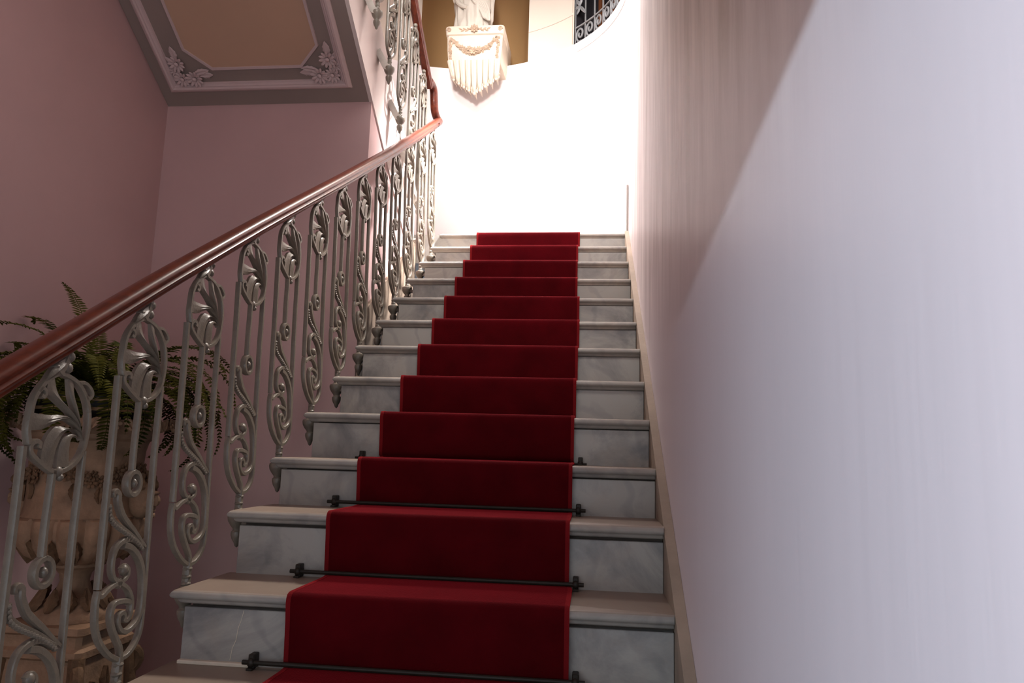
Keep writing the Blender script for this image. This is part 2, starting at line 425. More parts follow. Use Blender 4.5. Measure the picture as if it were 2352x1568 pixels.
# landing
mb = MB(); pts = [apse_pt(PI*i/40, 0, -.1)[:2] for i in range(41)]
mb.prism([(WR+.1, sY(12)+.02)]+pts+[(WL-.1, sY(12)+.02)], ZL-.2, ZL-.002, 'z')
struct(mb, 'floor_landing', M['marble_tread'], 'half-round marble landing at the top of the carpeted flight', 'floor')
# skirt along the right wall : sloped stone strip following the nosings
mb = MB()
def nos(y): return y*RISE/RUN
p = [(-1.7, nos(-1.7)), (3.25, nos(3.25)), (3.25, nos(3.25)-.4), (-1.7, nos(-1.7)-.5)]
mb.prism(p, 1.2232, 1.2495)
struct(mb, 'baseboard_right', M['stone_skirt'], 'sloping beige stone skirting between marble steps and right wall', 'baseboard')
mb = MB(); mb.prism([(YF+.01, nos(YF)-.10), (3.2, nos(3.2)-.03), (3.2, nos(3.2)-.5), (YF+.01, nos(YF)-.6)], XS-.006, XS+.012)
struct(mb, 'baseboard_left', M['stone_skirt'], 'sloping beige stone skirting behind the upper balusters of the lower flight', 'baseboard')
mb = MB(); mb.box(1.236, 1.249, 3.30, 3.325, ZL+.03, ZL+.37, .002)
struct(mb, 'trim_3', M['grey_strip'], 'short grey-brown vertical strip on right wall at the stair top', 'trim')

# ================================================================== LOWER STAIRCASE
st = empty('marble_staircase', (0.6, 0.3, FLOOR), 'straight flight of grey-white marble steps under the red carpet runner', 'staircase')
NOSE = [(0.0, .012), (-.003, .0055), (-.008, .0015), (-.0125, 0), (-.017, .0015), (-.0205, .006), (-.0225, .012), (-.0235, .0145), (-.028, .016), (-.032, .020), (-.0345, .026)]
def tread(x0, x1, yf, yb, z, left=True, right=False):
    mb = MB(); rings = []
    for dz, d in NOSE:
        a = x0+(d if left else 0); b = x1-(d if right else 0); y = yf+d
        rings.append([(a, yb, z+dz), (a, y+.006, z+dz), (a+.0018, y+.0018, z+dz), (a+.006, y, z+dz), (b-.004, y, z+dz), (b, y+.004, z+dz), (b, yb, z+dz)])
    return mb.loft(rings, True, True, True)
for n in range(-5, 13):
    z, y = sZ(n), sY(n); gap = {1: .007, 2: .008, 3: .004, 4: .003}.get(n, .001)
    yb = sY(n+1)+.03 if n < 12 else y+.12
    part(tread(XL, XR, y, yb, z), 'tread', M['marble_tread'], st, angle=50)
    mb = MB(); mb.box(.0212, 1.2222, y+.0215, y+.045, sZ(n-1)-.004, z-.0345-gap, .0015)
    part(mb, 'riser', M['marble'], st)
poly = [(sY(-5)+.044, FLOOR)]
for n in range(-5, 13): poly += [(sY(n)+.044, sZ(n-1)-.01 if n > -5 else FLOOR), (sY(n)+.044, sZ(n)-.036)]
poly += [(3.28, ZL-.04), (3.28, 1.55), (.9, FLOOR)]
mb = MB(); mb.prism(poly, .030, 1.2215); part(mb, 'stair_body', M['core'], st, smooth=False)
mb = MB(); mb.tube([(.1775, .2965, .130), (.172, .2965, .105), (.166, .2965, .088), (.163, .2965, .060), (.155, .2965, .040), (.151, .2965, .012)], .0008, 5)
part(mb, 'crack', M['mortar'], st)
mb = MB(); mb.box(.020, .225, .284, .300, -.001, .0085, .002); part(mb, 'mortar_line', M['mortar'], st)

# ================================================================== CARPET
ca = empty('stair_carpet', (.62, .0, 0), 'long crimson red carpet runner down the middle of the marble steps', 'carpet')
CL = {0: .300, 1: .295, 2: .288, 3: .284, 4: .276, 5: .271, 6: .271, 7: .266, 8: .264, 9: .264, 10: .256, 11: .247, 12: .243}
CR = {0: .984, 1: .980, 2: .970, 3: .968, 4: .965, 5: .964, 6: .963, 7: .962, 8: .955, 9: .938, 10: .931, 11: .926, 12: .930}
path = []
for n in range(-3, 13):
    y, z, zb = sY(n), sZ(n), sZ(n-1)
    l, r = CL.get(max(n, 0), .3), CR.get(max(n, 0), .984)
    lp, rp = CL.get(max(n-1, 0), .3), CR.get(max(n-1, 0), .984)
    path.append((y+.010, zb+.009, (l+lp)/2, (r+rp)/2)); path.append((y+.004, zb+.014, l, r)); path.append((y+.002, zb+.028, l, r))
    path.append((y-.004, z-.055, l, r)); path.append((y-.0075, z-.030, l, r)); path.append((y-.009, z-.014, l, r))
    path.append((y-.0075, z-.004, l, r)); path.append((y-.003, z+.004, l, r)); path.append((y+.005, z+.008, l, r)); path.append((y+.016, z+.009, l, r))
    ye = sY(n+1) if n < 12 else 3.95
    if n == 12: path.append((ye, z+.008, l, r))
    else: path.append((ye-.03, z+.008, l, r))
def runner(f0, f1, off, th):
    mb = MB(); out = []; inn = []
    for i, (y, z, l, r) in enumerate(path):
        a, b = path[max(i-1, 0)], path[min(i+1, len(path)-1)]
        ty, tz = b[0]-a[0], b[1]-a[1]; L = math.hypot(ty, tz); ny, nz = -tz/L, ty/L
        xs = [(l if f0[0] == 'l' else r)+f0[1], (l if f1[0] == 'l' else r)+f1[1]]
        out.append([(x, y+ny*off, z+nz*off) for x in xs]); inn.append([(x, y+ny*(off-th), z+nz*(off-th)) for x in xs])
    mb.loft([a+b[::-1] for a, b in zip(out, inn)], True, True, True); return mb
part(runner(('l', .011), ('r', -.011), 0, .004), 'carpet_pile', M['carpet'], ca, angle=80)
part(runner(('l', 0), ('l', .0115), .0008, .005), 'edge_binding', M['binding'], ca, angle=80)
part(runner(('r', -.0115), ('r', 0), .0008, .005), 'edge_binding', M['binding'], ca, angle=80)

# stair rods at the foot of the risers
RL = ['dark bronze stair rod lowest in the picture, across the carpet', 'dark bronze stair rod across the carpet, second from the bottom, fully in view',
      'dark bronze stair rod third from the bottom, just above a step edge', 'dark bronze stair rod fourth from bottom, only its bracket tips showing']
for k in range(4):
    n = k+1; y, z = sY(n), sZ(n-1)
    x0, x1 = (.193, 1.010) if k else (.196, 1.018)
    r = empty('stair_rod', (.6, y, z), RL[k], 'stair rod', 'stair rods holding the carpet')
    mb = MB(); ry = y-.006; q = .017 if k < 3 else .0045; hh = .036 if k < 3 else .028
    mb.tube([(x0, ry, z+q), (x0+.3, ry-.001, z+q-.0005), (x1, ry, z+q)], .0055 if k < 3 else .0042, 10); part(mb, 'rod', M['rod'], r)
    for x in (x0+.022, x1-.022):
        mb = MB(); mb.box(x-.0075, x+.0075, ry-.002, y+.0205, z+.0005, z+hh, .002); mb.ball((x, ry-.002, z+max(q, .0085)), (.0095, .009, .011 if k < 3 else .008)); mb.box(x-.0075, x+.0075, ry-.012, ry+.01, z+.0003, z+.006, .001)
        part(mb, 'bracket', M['rod'], r)

# ================================================================== BALUSTERS
T = .0145; W = .0105
mb = MB()
left = [(-.090, .6846), (-.0925, .58), (-.097, .47), (-.1025, .33), (-.106, .21)]
ribbon(mb, left, .0135, T)
ribbon(mb, [(-.1045, .206), (-.109, .19), (-.110, .170), (-.1075, .1383), (-.0973, .1095), (-.0805, .0859), (-.053, .0607), (-.0259, .0449), (-.0125, .0409)], .0125, T)
ribbon(mb, [(.0828, .676), (.0800, .60), (.0745, .51), (.071, .40), (.069, .30), (.067, .20), (.0655, .1335), (.0595, .0874), (.0408, .0598), (.0134, .044), (-.0125, .0409)], .0115, T)
ribbon(mb, [(-.003, .636), (-.006, .5887), (-.011, .52), (-.0125, .462)], .0110, T)
ribbon(mb, [(-.077, .688), (-.0835, .7156), (-.0814, .742), (-.0763, .7729), (-.0663, .7921), (-.0491, .8122), (-.0256, .8285), (-.004, .8337), (.0231, .8285), (.0474, .8184), (.0649, .8024), (.079, .7834), (.0875, .7611), (.0905, .7336), (.0859, .7027), (.0787, .6777), (.0616, .6553), (.0364, .6399), (.011, .6332), (-.0112, .6356), (-.0377, .6484), (-.0603, .6625), (-.0719, .6734), (-.0727, .6864), (-.0614, .694), (-.0495, .6904), (-.0519, .6806)], .0115, T)
ribbon(mb, [(.0474, .8184), (.0671, .8215), (.0862, .8112), (.0935, .7982), (.0823, .7877), (.0738, .7943)], .0095, T)
ribbon(mb, [(-.066, .792), (-.056, .800), (-.046, .793), (-.050, .783), (-.058, .786)], .0095, T)
petal(mb, [(.0705, .6981), (.06, .7219), (.0406, .7399), (.0128, .75), (-.0274, .7475), (-.0596, .7484), (-.0790, .7500)], [(.0705, .6981), (.0543, .7208), (.0298, .7338), (.0066, .739), (-.0252, .728), (-.0491, .7176), (-.0800, .7154)], .010, 3)
petal(mb, [(.0681, .7095), (.0364, .743), (.0038, .7636), (-.0314, .7829), (-.0452, .7932), (-.0414, .8154)], [(.0681, .7095), (.0522, .7401), (.0224, .7656), (-.0019, .7817), (-.0169, .7997), (-.0256, .8235)], .010, 2)
petal(mb, [(.0632, .7284), (.0332, .7717), (.021, .7951), (.0143, .8254)], [(.0632, .7284), (.0498, .7614), (.0373, .7879), (.0304, .8214)], .010, 1)
petal(mb, [(.0724, .6984), (.0469, .7175), (.0195, .7241), (-.0105, .7261), (-.0334, .7046), (-.0431, .6803), (-.0456, .6536)], [(.0724, .6984), (.0588, .7157), (.0388, .7209), (.0169, .7139), (.0007, .6918), (-.0075, .6675), (-.0116, .6384)], .010, 2)
petal(mb, [(.06, .7042), (.0398, .7123), (.0212, .7089), (.0078, .6949), (.0026, .6749), (.0015, .6418)], [(.06, .7042), (.0482, .706), (.0371, .702), (.0344, .6918), (.0345, .6744), (.037, .6425)], .010, 1)
mb.ball((0, .010, .633), (.011, .013, .013)); mb.ball((.004, .014, .622), (.008, .008, .008))
# eyelet
ribbon(mb, [(-.007+.024*math.cos(a), .4365+.027*math.sin(a)) for a in [PI/2+2*PI*i/14 for i in range(15)]], .0125, T+.003, 2)
mb.ball((.002, -.007, .4365), (.010, .0085, .0115))
# S leaf and beaded edge
ribbon(mb, [(-.0756, .4081), (-.0770, .4165), (-.0693, .4205), (-.0602, .4135), (-.0583, .3973), (-.0424, .368), (-.0201, .3474), (.0071, .3265), (.0302, .3066), (.060, .282)], .0125, T*.9, 4, 0, lambda s: .65+.7*math.sin(PI*s))
rp = catmull([(-.0895, .392), (-.0855, .370), (-.076, .3585), (-.0551, .3441), (-.0282, .3309), (-.0005, .3159), (.0248, .3005), (.0452, .285)], 5)
ribbon(mb, rp[::5]+[rp[-1]], .0125, T*.8, 3)
for q in resample(rp, 20): mb.ball((.004, q[0]-.003, q[1]-.005), (.0075, .0055, .0055), 6, 4)
ribbon(mb, [(.040, .286), (.031, .2909), (.0018, .3054), (-.0296, .3057), (-.0541, .2924), (-.0641, .2678), (-.0631, .2408), (-.0504, .2223), (-.0281, .2154), (-.0068, .2223), (-.0033, .2383), (-.0165, .2491), (-.028, .2417)], .0135, T, 4, 0, lambda s: 1.15-.45*s)
mb.ball((.002, -.020, .239), (.0105, .012, .013))
ribbon(mb, [(-.0281, .2961), (.004, .2855), (.0344, .2602), (.052, .2288), (.0593, .193), (.0602, .1552), (.0539, .1277), (.0376, .1084), (.0073, .098), (-.0155, .1049), (-.0282, .122), (-.0259, .1397), (-.0108, .1425), (-.0031, .1308)], .0145, T*1.05, 4, 0, lambda s: 1.2-.45*s)
ribbon(mb, [(-.104, .196), (-.0927, .1935), (-.0695, .2055), (-.0405, .2125), (-.0135, .2032), (.0061, .1871), (.0178, .1632), (.0161, .1381), (.0044, .1232), (-.0117, .1293)], .0120, T, 4)
ribbon(mb, [(.012, .158), (.0043, .1651), (-.0316, .1705), (-.0502, .1652), (-.056, .1424), (-.0466, .1149), (-.0311, .0911), (-.0141, .0663), (-.0108, .0439)], .0130, T, 4)
ribbon(mb, [(-.040, .222), (-.036, .213), (-.030, .208)], .02, T, 3)
ribbon(mb, [(-.0125, .046), (-.0150, .02), (-.018, -.030)], .019, .019, 3)
for q in ((-.013, .030), (-.0165, .010), (-.0175, -.008)): mb.ball((0, *q), (.0125, .0135, .008))
bal = mb.build('baluster', M['iron'])
# finial under the handrail
mb = MB()
mb.ball((0, .016, .872), (.013, .0125, .013)); mb.ball((0, .012, .848), (.0125, .013, .0135))
petal(mb, [(-.052, .815), (-.040, .836), (-.018, .856), (.010, .8735)], [(-.052, .815), (-.030, .824), (-.004, .840), (.014, .858)], .012, 2)
ribbon(mb, [(-.012, .833), (-.004, .846), (.006, .862), (.012, .880)], .016, .018, 3)
mb.ball((0, -.022, .846), (.011, .011, .009))
fin = mb.build('finial', M['iron'], bal)
# knob under the tread with its bracket arm
mb = MB()
prof = [(.012, -.012), (.018, -.018), (.028, -.022), (.030, -.030), (.028, -.042), (.021, -.055), (.014, -.064), (.013, -.069), (.018, -.074), (.0185, -.084), (.015, -.096), (.009, -.106), (.006, -.116), (.0005, -.121)]
mb.lathe([(r, z) for r, z in prof], (0, -.018, 0), 16)
knob = mb.build('foot_knob', M['iron'], bal)
mb = MB()
def arm_pts(x1, z1): return catmull([(0.0, -.018, -.045), (x1*.35, -.018, -.040+z1*.2), (x1*.75, -.018, -.04+z1*.8), (x1, -.018, -.04+z1)], 5)
def arm(pts, w=.040, t=.016):
    mb = MB(); rings = []
    for i, q in enumerate(pts):
        a, b = Vector(pts[max(i-1, 0)]), Vector(pts[min(i+1, len(pts)-1)]); d = (b-a).normalized(); n = Vector((-d.z, 0, d.x))
        q = Vector(q); rings.append([q+Vector((0, s*w/2, 0))+n*u*t/2 for s, u in ((-1, -1), (1, -1), (1, 1), (-1, 1))])
    return mb.loft(rings, True, True, True)
armo = arm(arm_pts(.068, -.02), .03).build('bracket_arm', M['iron'], bal)

def lower_axis(n): return Vector((-.043, (n+.6)*RUN-.0002, sZ(n)))
lr = empty('stair_railing', (-.05, 0, 0), 'grey ornate iron railing with mahogany handrail along the lower carpeted flight', 'railing')
first = True
LEAN = math.atan(.035)
for n in range(-3, 12):
    o = bal if first else copy_tree(bal); first = False
    o.parent = lr; p = lower_axis(n)
    if n in (10, 11): p.y += .03
    o.location = p-Vector(lr.location); o.rotation_euler = (0, -LEAN, 0)

# upper railing : mirrored meshes (rises toward the camera)
def mirrored(o, name, parent):
    me = o.data.copy()
    for v in me.vertices: v.co.y = -v.co.y
    me.flip_normals()
    c = bpy.data.objects.new(name, me); col.objects.link(c); c.parent = parent; return c
ur = empty('stair_railing', (-.112, 2.0, 2.0), 'grey iron railing with dark brown handrail along the upper return flight', 'railing')
UX = -.112
ub = mirrored(bal, 'baluster', ur)
mirrored(fin, 'finial', ub); mirrored(knob, 'foot_knob', ub)
ap = [(x, -y, z) for x, y, z in catmull([(0, -.018, -.030), (-.02, -.018, -.016), (-.045, -.018, .035), (-.066, -.018, .075)], 5)]
ua = arm(ap, .050, .034).build('bracket_arm', M['iron_pale'], ub)
for n in range(1, 8):
    o = ub if n == 1 else copy_tree(ub)
    o.parent = ur; o.location = Vector((UX, uY(n)-.6*RUN, uZ(n)))-Vector(ur.location)

# handrails
RP = [(a*.84, b*.70) for a, b in [(-.021, 0), (.021, 0), (.024, .006), (.024, .012), (.0305, .018), (.0315, .026), (.027, .032), (.027, .037), (.032, .044), (.0325, .054), (.028, .064), (.017, .071), (0, .0735),
      (-.017, .071), (-.028, .064), (-.0325, .054), (-.032, .044), (-.027, .037), (-.027, .032), (-.0315, .026), (-.0305, .018), (-.024, .012), (-.024, .006)]]
def rail(mb, pts):
    pts = [Vector(p) for p in pts]; rings = []
    for i, p in enumerate(pts):
        t = (pts[min(i+1, len(pts)-1)]-pts[max(i-1, 0)]).normalized()
        s = t.cross(Vector((0, 0, 1))).normalized(); u = s.cross(t)
        rings.append([p+s*a+u*b for a, b in RP])
    return mb.loft(rings, True, True, True)
mb = MB()
RLX = -.070
low = [(-1.05, .120), (-.6, .400), (-.1918, .658), (-.0761, .730), (.2241, .920), (.684, 1.200), (1.466, 1.664), (2.105, 2.050), (2.75, 2.452), (3.09, 2.667), (3.25, 2.770)]
low = [(a, b+.004) for a, b in low]
rail(mb, [(RLX, a, b) for a, b in resample(low, 40)])
part(mb, 'handrail', M['wood'], lr, angle=50)
mb = MB()
g = catmull([(RLX, 3.18, 2.757), (RLX, 3.25, 2.802), (RLX-.004, 3.292, 2.828), (RLX-.016, 3.275, 2.846), (RLX-.023, 3.232, 2.880), (RLX-.025, 3.208, 2.945), (RLX-.027, 3.196, 3.0), (RLX-.031, 3.165, 3.028), (RLX-.036, 3.09, 3.025)], 6)
mb.tube(g, [.029]*12+[.027]*(len(g)-12), 14)
part(mb, 'gooseneck', M['wood'], lr)
mb = MB()
upr = [(3.09, 2.965), (2.80, 3.125), (2.50, 3.310), (1.2, 4.115), (1.0, 4.24)]
rail(mb, [(UX+.004, a, b) for a, b in upr][::-1])
part(mb, 'handrail', M['wood'], ur, angle=50)

# ================================================================== UPPER FLIGHT
us = empty('return_staircase', (-.7, 2.0, 2.0), 'upper flight seen from beneath, with panelled brown soffit and flower corners', 'staircase')
yE = -.45
mb = MB()
poly = [(YF-.0, soffit(YF)), (UY0, soffit(UY0)), (UY0, ZL)]
for n in range(1, 14): poly += [(uY(n), uZ(n)-.034), (uY(n+1), uZ(n)-.034)]
poly += [(yE, soffit(yE))]
mb.prism(poly, WL+.002, XS-.012); part(mb, 'soffit', M['soffit'], us, smooth=False)
mb = MB(); mb.prism([(yE, soffit(yE)-.002), (UY0+.04, soffit(UY0+.04)-.002), (UY0+.04, ZL+.20), (UY0-.0, ZL+.34), (yE, ZL+.34+(UY0-yE)*.619)], XS-.02, XS)
part(mb, 'stringer', M['stringer'], us, smooth=False)
for n in range(1, 14):
    mb = MB(); mb.box(WL+.01, XS-.022, uY(n+1)-.02, uY(n)+.012, uZ(n)-.034, uZ(n), .006); part(mb, 'tread', M['marble_tread'], us)
# soffit frame of reference
SN = Vector((0, -.64, -1)).normalized(); SD = Vector((0, -1, .64)).normalized()
def sp(x, y, d=0.0): return Vector((x, y, soffit(y)))+SN*d
FX0, FX1, FY0, FY1 = -1.295, -.272, 2.064, -.05
def frame_sweep(mb, corners, prof):
    n = len(corners); rings = []
    cs = [Vector((c[0], c[1]*math.sqrt(1+.64**2))) for c in corners]
    for i in range(n):
        a = (cs[i]-cs[i-1]).normalized(); b = (cs[(i+1) % n]-cs[i]).normalized()
        na, nb_ = Vector((-a.y, a.x)), Vector((-b.y, b.x)); m = (na+nb_); m = m/(m.dot(na))
        rings.append([sp(cs[i].x+m.x*o, (cs[i].y+m.y*o)/math.sqrt(1+.64**2), d) for o, d in prof])
    rings.append(rings[0])
    return mb.loft(rings, True)
mb = MB()
frame_sweep(mb, [(FX0, FY0), (FX1, FY0), (FX1, FY1), (FX0, FY1)][::-1], [(0, -.002), (0, .010), (.008, .016), (.014, .024), (.024, .027), (.030, .020), (.036, .020), (.042, .014), (.048, .012), (.052, -.002)])
part(mb, 'moulding_frame', M['moulding'], us, angle=25)
PX0, PX1, PY0, PY1, CH = -1.122, -.404, 1.952, .05, .115
oc = [(PX0, PY1+CH), (PX0, PY0-CH*.8), (PX0+CH, PY0), (PX1-CH, PY0), (PX1, PY0-CH*.8), (PX1, PY1+CH), (PX1-CH, PY1), (PX0+CH, PY1)]
mb = MB(); mb.loft([[sp(x, y, -.002) for x, y in oc], [sp(x, y, .006) for x, y in oc]], True, False, True)
part(mb, 'tan_panel', M['soffit_tan'], us, smooth=False)
mb = MB(); frame_sweep(mb, oc, [(-.004, -.001), (-.004, .012), (.010, .012), (.010, -.001)])
part(mb, 'panel_border', M['moulding'], us, smooth=False)
for cx_, sx in ((-1.165, 1), (-.388, -1)):
    mb = MB(); cy_ = 1.985
    for dx, dy, r in ((-.03*sx, .012, .044), (-.026*sx, -.062, .046), (.040*sx, .012, .048), (-.052*sx, -.028, .034)):
        flower(mb, sp(cx_+dx, cy_+dy, .004), SN, r, 11, random.random(), .7)
    for ang, L in ((.2, .10), (2.2, .10), (-.7, .07), (3.3, .07)):
        d = Vector((math.cos(ang)*sx, 0, 0))+SD*math.sin(ang)
        leaf(mb, sp(cx_, cy_, .004)+d*.045, SN, d, L*.9, .018)
    leaf(mb, sp(cx_+.07*sx, cy_-.0, .004), SN, Vector((sx, 0, 0)), .075, .02); leaf(mb, sp(cx_-.03*sx, cy_-.075, .004), SN, SD, .075, .02)
    part(mb, 'corner_flowers', M['moulding'], us)

# ================================================================== CONSOLE AND STATUE
cb = empty('wall_bracket', (-.02, 4.5, 3.6), 'ornate cream plaster console with flower garland carrying the statue', 'wall bracket')
bx, by0, by1 = -.018, 4.27, 4.72
def face_y(z): return by0
mb = MB(); rings = []
for z, w, d in ((3.835, .222, .012), (3.845, .226, .004), (3.95, .236, 0), (4.05, .240, .0), (4.072, .241, .004)):
    rings.append([(bx-w, by1, z), (bx-w, by0+d+.02, z), (bx-w+.02, by0+d, z), (bx+w-.02, by0+d, z), (bx+w, by0+d+.02, z), (bx+w+.02, by1, z)])
mb.loft(rings, True, True, True); part(mb, 'box', M['plaster'], cb, angle=40)
mb = MB(); rings = []
for z, w, d in ((4.070, .238, .004), (4.078, .250, -.010), (4.135, .256, -.016), (4.150, .254, -.012), (4.158, .246, 0)):
    rings.append([(bx-w, by1, z), (bx-w, by0+d+.025, z), (bx-w+.008, by0+d+.008, z), (bx-w+.025, by0+d, z), (bx+w-.025, by0+d, z), (bx+w-.008, by0+d+.008, z), (bx+w, by0+d+.025, z), (bx+w+.01, by1, z)])
mb.loft(rings, True, True, True); part(mb, 'top_slab', M['plaster'], cb, angle=40)
mb = MB()   # garland
for i in range(25):
    s = i/24*2-1; x = bx+s*.185; z = 4.035-.125*(1-s*s)**.9
    for k in range(2):
        flower(mb, (x+random.uniform(-.012, .012), by0-.006, z+random.uniform(-.018, .018)), (random.uniform(-.4, .4), -1, random.uniform(-.4, .4)), random.uniform(.012, .020)*(1.25 if abs(s) < .25 else 1), 6, random.random(), .7)
    leaf(mb, (x, by0-.002, z), (0, -1, 0), (random.uniform(-1, 1), 0, random.uniform(-1, .6)), .035, .009, .2)
flower(mb, (bx, by0-.012, 3.915), (0, -1, 0), .036, 7, 0, .6); flower(mb, (bx-.04, by0-.01, 3.94), (0, -1, 0), .026, 7, 0, .6); flower(mb, (bx+.045, by0-.01, 3.935), (0, -1, 0), .026, 7, 0, .6)
part(mb, 'garland', M['plaster_relief'], cb)
mb = MB()   # side drops and corner scrolls
for sx in (-1, 1):
    for i in range(9):
        z = 4.04-i*.023; x = bx+sx*(.205-.0*i)
        flower(mb, (x+random.uniform(-.008, .008), by0-.003, z), (random.uniform(-.3, .3), -1, 0), .014, 6, random.random(), .7)
        leaf(mb, (x, by0-.001, z), (0, -1, 0), (random.uniform(-1, 1), 0, -1), .03, .008, .2)
part(mb, 'side_drops', M['plaster_relief'], cb)
mb = MB()   # ornament on the slab
flower(mb, (bx, by0-.020, 4.115), (0, -1, .1), .040, 8, 0, .5)
for sx in (-1, 1):
    for i in range(5):
        leaf(mb, (bx+sx*(.035+i*.018), by0-.016, 4.112), (0, -1, 0), (sx, 0, .5*(-1)**i), .034, .008, .18)
    pts = [(bx+sx*(.222+.020*math.cos(a)*(1-k/26)), by0-.018, 4.115+.022*math.sin(a)*(1-k/26)) for k, a in enumerate([i*.42 for i in range(24)])]
    mb.tube(pts, .005, 5)
part(mb, 'slab_ornament', M['plaster_relief'], cb)
for i in range(9):   # acanthus leaves hanging beneath
    s = (i-4)/4; mb = MB(); x0 = bx+s*.205; tipz = 3.580+.130*abs(s)**1.1; w = .0275
    rings = []; m = 16
    for k in range(m):
        t = k/(m-1); z = 3.842+(tipz-3.842)*t
        fl = w*(1-.25*t) if t < .75 else w*(1.0+.35*math.sin((t-.75)*4*PI))*(1.02-t)**.35
        yy = by0+.004+.10*t**1.5+(-.018*math.sin(min(1, max(0, (t-.65)/.35))*PI))
        xx = x0*(1-.0*t)+(bx-x0)*.10*t
        rings.append([(xx-fl, yy+.012, z), (xx-fl*.85, yy-.004, z), (xx-fl*.45, yy-.014, z), (xx-fl*.08, yy-.016, z), (xx, yy-.012, z), (xx+fl*.08, yy-.016, z), (xx+fl*.45, yy-.014, z), (xx+fl*.85, yy-.004, z), (xx+fl, yy+.012, z), (xx, yy+.15, z+.02)])
    mb.loft(rings, True, True, True)
    for sx in (-1, 1):
        mb.ball((xx+sx*w*.75, yy-.006, tipz+.026), (.010, .013, .018)); mb.ball((xx+sx*w*.95, yy-.004, tipz+.055), (.008, .011, .015))
    mb.ball((xx, yy-.012, tipz+.004), (.014, .016, .014))
    part(mb, 'acanthus_leaf', M['plaster'], cb)

sta = empty('statue', (-.05, 4.42, 4.158), 'off-white draped robe of a standing statue on the plaster console', 'statue')
mb = MB(); rings = []; seg = 72
zs = [0, .01, .05, .12, .2, .28, .36, .44, .52, .58, .64, .70, .74, .77, .79]
rx = [.165, .168, .160, .158, .160, .166, .165, .158, .140, .130, .145, .150, .135, .085, .05]
for z, r in zip(zs, rx):
    rg = []
    for j in range(seg):
        a = 2*PI*j/seg
        amp = .016*(1-z/.9)
        f = amp*math.sin(11*a+2.2*math.sin(z*5)+1.0)+amp*.7*math.sin(17*a-z*9)
        dg = .5*max(0, math.cos(a+PI/2-.5))*.03*math.sin(26*(z+.42*math.cos(a)))*(1 if z < .5 else .3)
        rr = r+f+dg
        knee = .03*math.exp(-((z-.30)/.12)**2)*max(0, math.cos(a+PI/2-.55))**3
        rg.append((-.055+(rr+knee)*math.cos(a)+(-.012*z), 4.42+(rr*.78+knee)*math.sin(a), 4.158+z))
    rings.append(rg)
mb.loft(rings, True, True, True); part(mb, 'robe', M['marble_statue'], sta, angle=80)
mb = MB()   # gathered mantle falling diagonally
for k in range(7):
    o = k*.022
    pts = catmull([(-.175+o*.5, 4.345-.008*k, 4.60-o*.3), (-.10+o, 4.288-.002*k, 4.47-o*.4), (-.01+o*.8, 4.282, 4.36-o*.5), (.055+o*.3, 4.300, 4.25-o*.25)], 5)
    mb.tube(pts, [.012+.004*math.sin(i) for i in range(len(pts))], 7)
part(mb, 'mantle', M['marble_statue'], sta)
mb = MB()
pts = catmull([(-.19, 4.36, 4.60), (-.205, 4.345, 4.50), (-.185, 4.325, 4.42), (-.150, 4.305, 4.375), (-.10, 4.292, 4.345)], 6)
mb.tube(pts, [.030-.012*(i/len(pts)) for i in range(len(pts))], 9)
mb.tube(catmull([(-.205, 4.37, 4.62), (-.220, 4.36, 4.50), (-.20, 4.36, 4.43)], 5), [.028]*10+[.012], 9)
part(mb, 'sleeve', M['marble_statue'], sta)
mb = MB(); mb.ball((-.062, 4.42, 5.03), (.058, .070, .082), 20, 14); mb.tube([(-.062, 4.425, 4.92), (-.062, 4.42, 4.99)], .034, 12)
mb.ball((-.062, 4.352, 5.022), (.010, .014, .018)); mb.ball((-.062, 4.436, 5.05), (.066, .072, .078), 20, 12)
part(mb, 'head', M['marble_statue'], sta)

# ================================================================== URN, PEDESTAL, FERN
UXc, UYc = -.925, 1.2
ud = empty('garden_urn', (UXc, UYc, -.125), 'weathered terracotta urn with mask handles behind the left balusters', 'urn')
mb = MB(); mb.lathe([(.16, .60), (.285, .615), (.292, .60), (.280, .588), (.245, .574), (.226, .560), (.222, .545), (.208, .535), (.200, .50), (.196, .44), (.194, .36), (.196, .29), (.200, .262), (.206, .252), (.202, .244)], (UXc, UYc, 0), 48)
part(mb, 'neck', M['terracotta'], ud)
mb = MB(); mb.lathe([(.16, .250), (.206, .250), (.222, .243), (.229, .225), (.228, .19), (.216, .15), (.188, .115), (.142, .09), (.10, .075), (.062, .068)], (UXc, UYc, 0), 128, lambda r, z, a: r*(1-.11*abs(math.cos(7*a))**8*(1 if z < .248 else 0)))
part(mb, 'gadrooned_bowl', M['terracotta'], ud)
mb = MB(); mb.lathe([(.095, .078), (.10, .066), (.07, .055), (.055, .035), (.050, .01), (.062, -.03), (.10, -.065), (.138, -.092), (.145, -.105), (.145, -.125)], (UXc, UYc, 0), 40)
part(mb, 'foot', M['terracotta'], ud)
mb = MB()
for i in range(26):
    a = 2*PI*i/26; d = Vector((math.cos(a), math.sin(a), 0)); c = Vector((UXc, UYc, .60))+d*.288
    if i % 2: flower(mb, c, d+Vector((0, 0, .3)), .030, 7, 0, .6)
    else:
        leaf(mb, c+Vector((0, 0, -.022)), d, d.cross(Vector((0, 0, 1)))*.6+Vector((0, 0, 1)), .055, .018, .25); leaf(mb, c+Vector((0, 0, -.022)), d, d.cross(Vector((0, 0, -1)))*.6+Vector((0, 0, 1)), .055, .018, .25)
part(mb, 'rim_frieze', M['terracotta'], ud)
mb = MB()
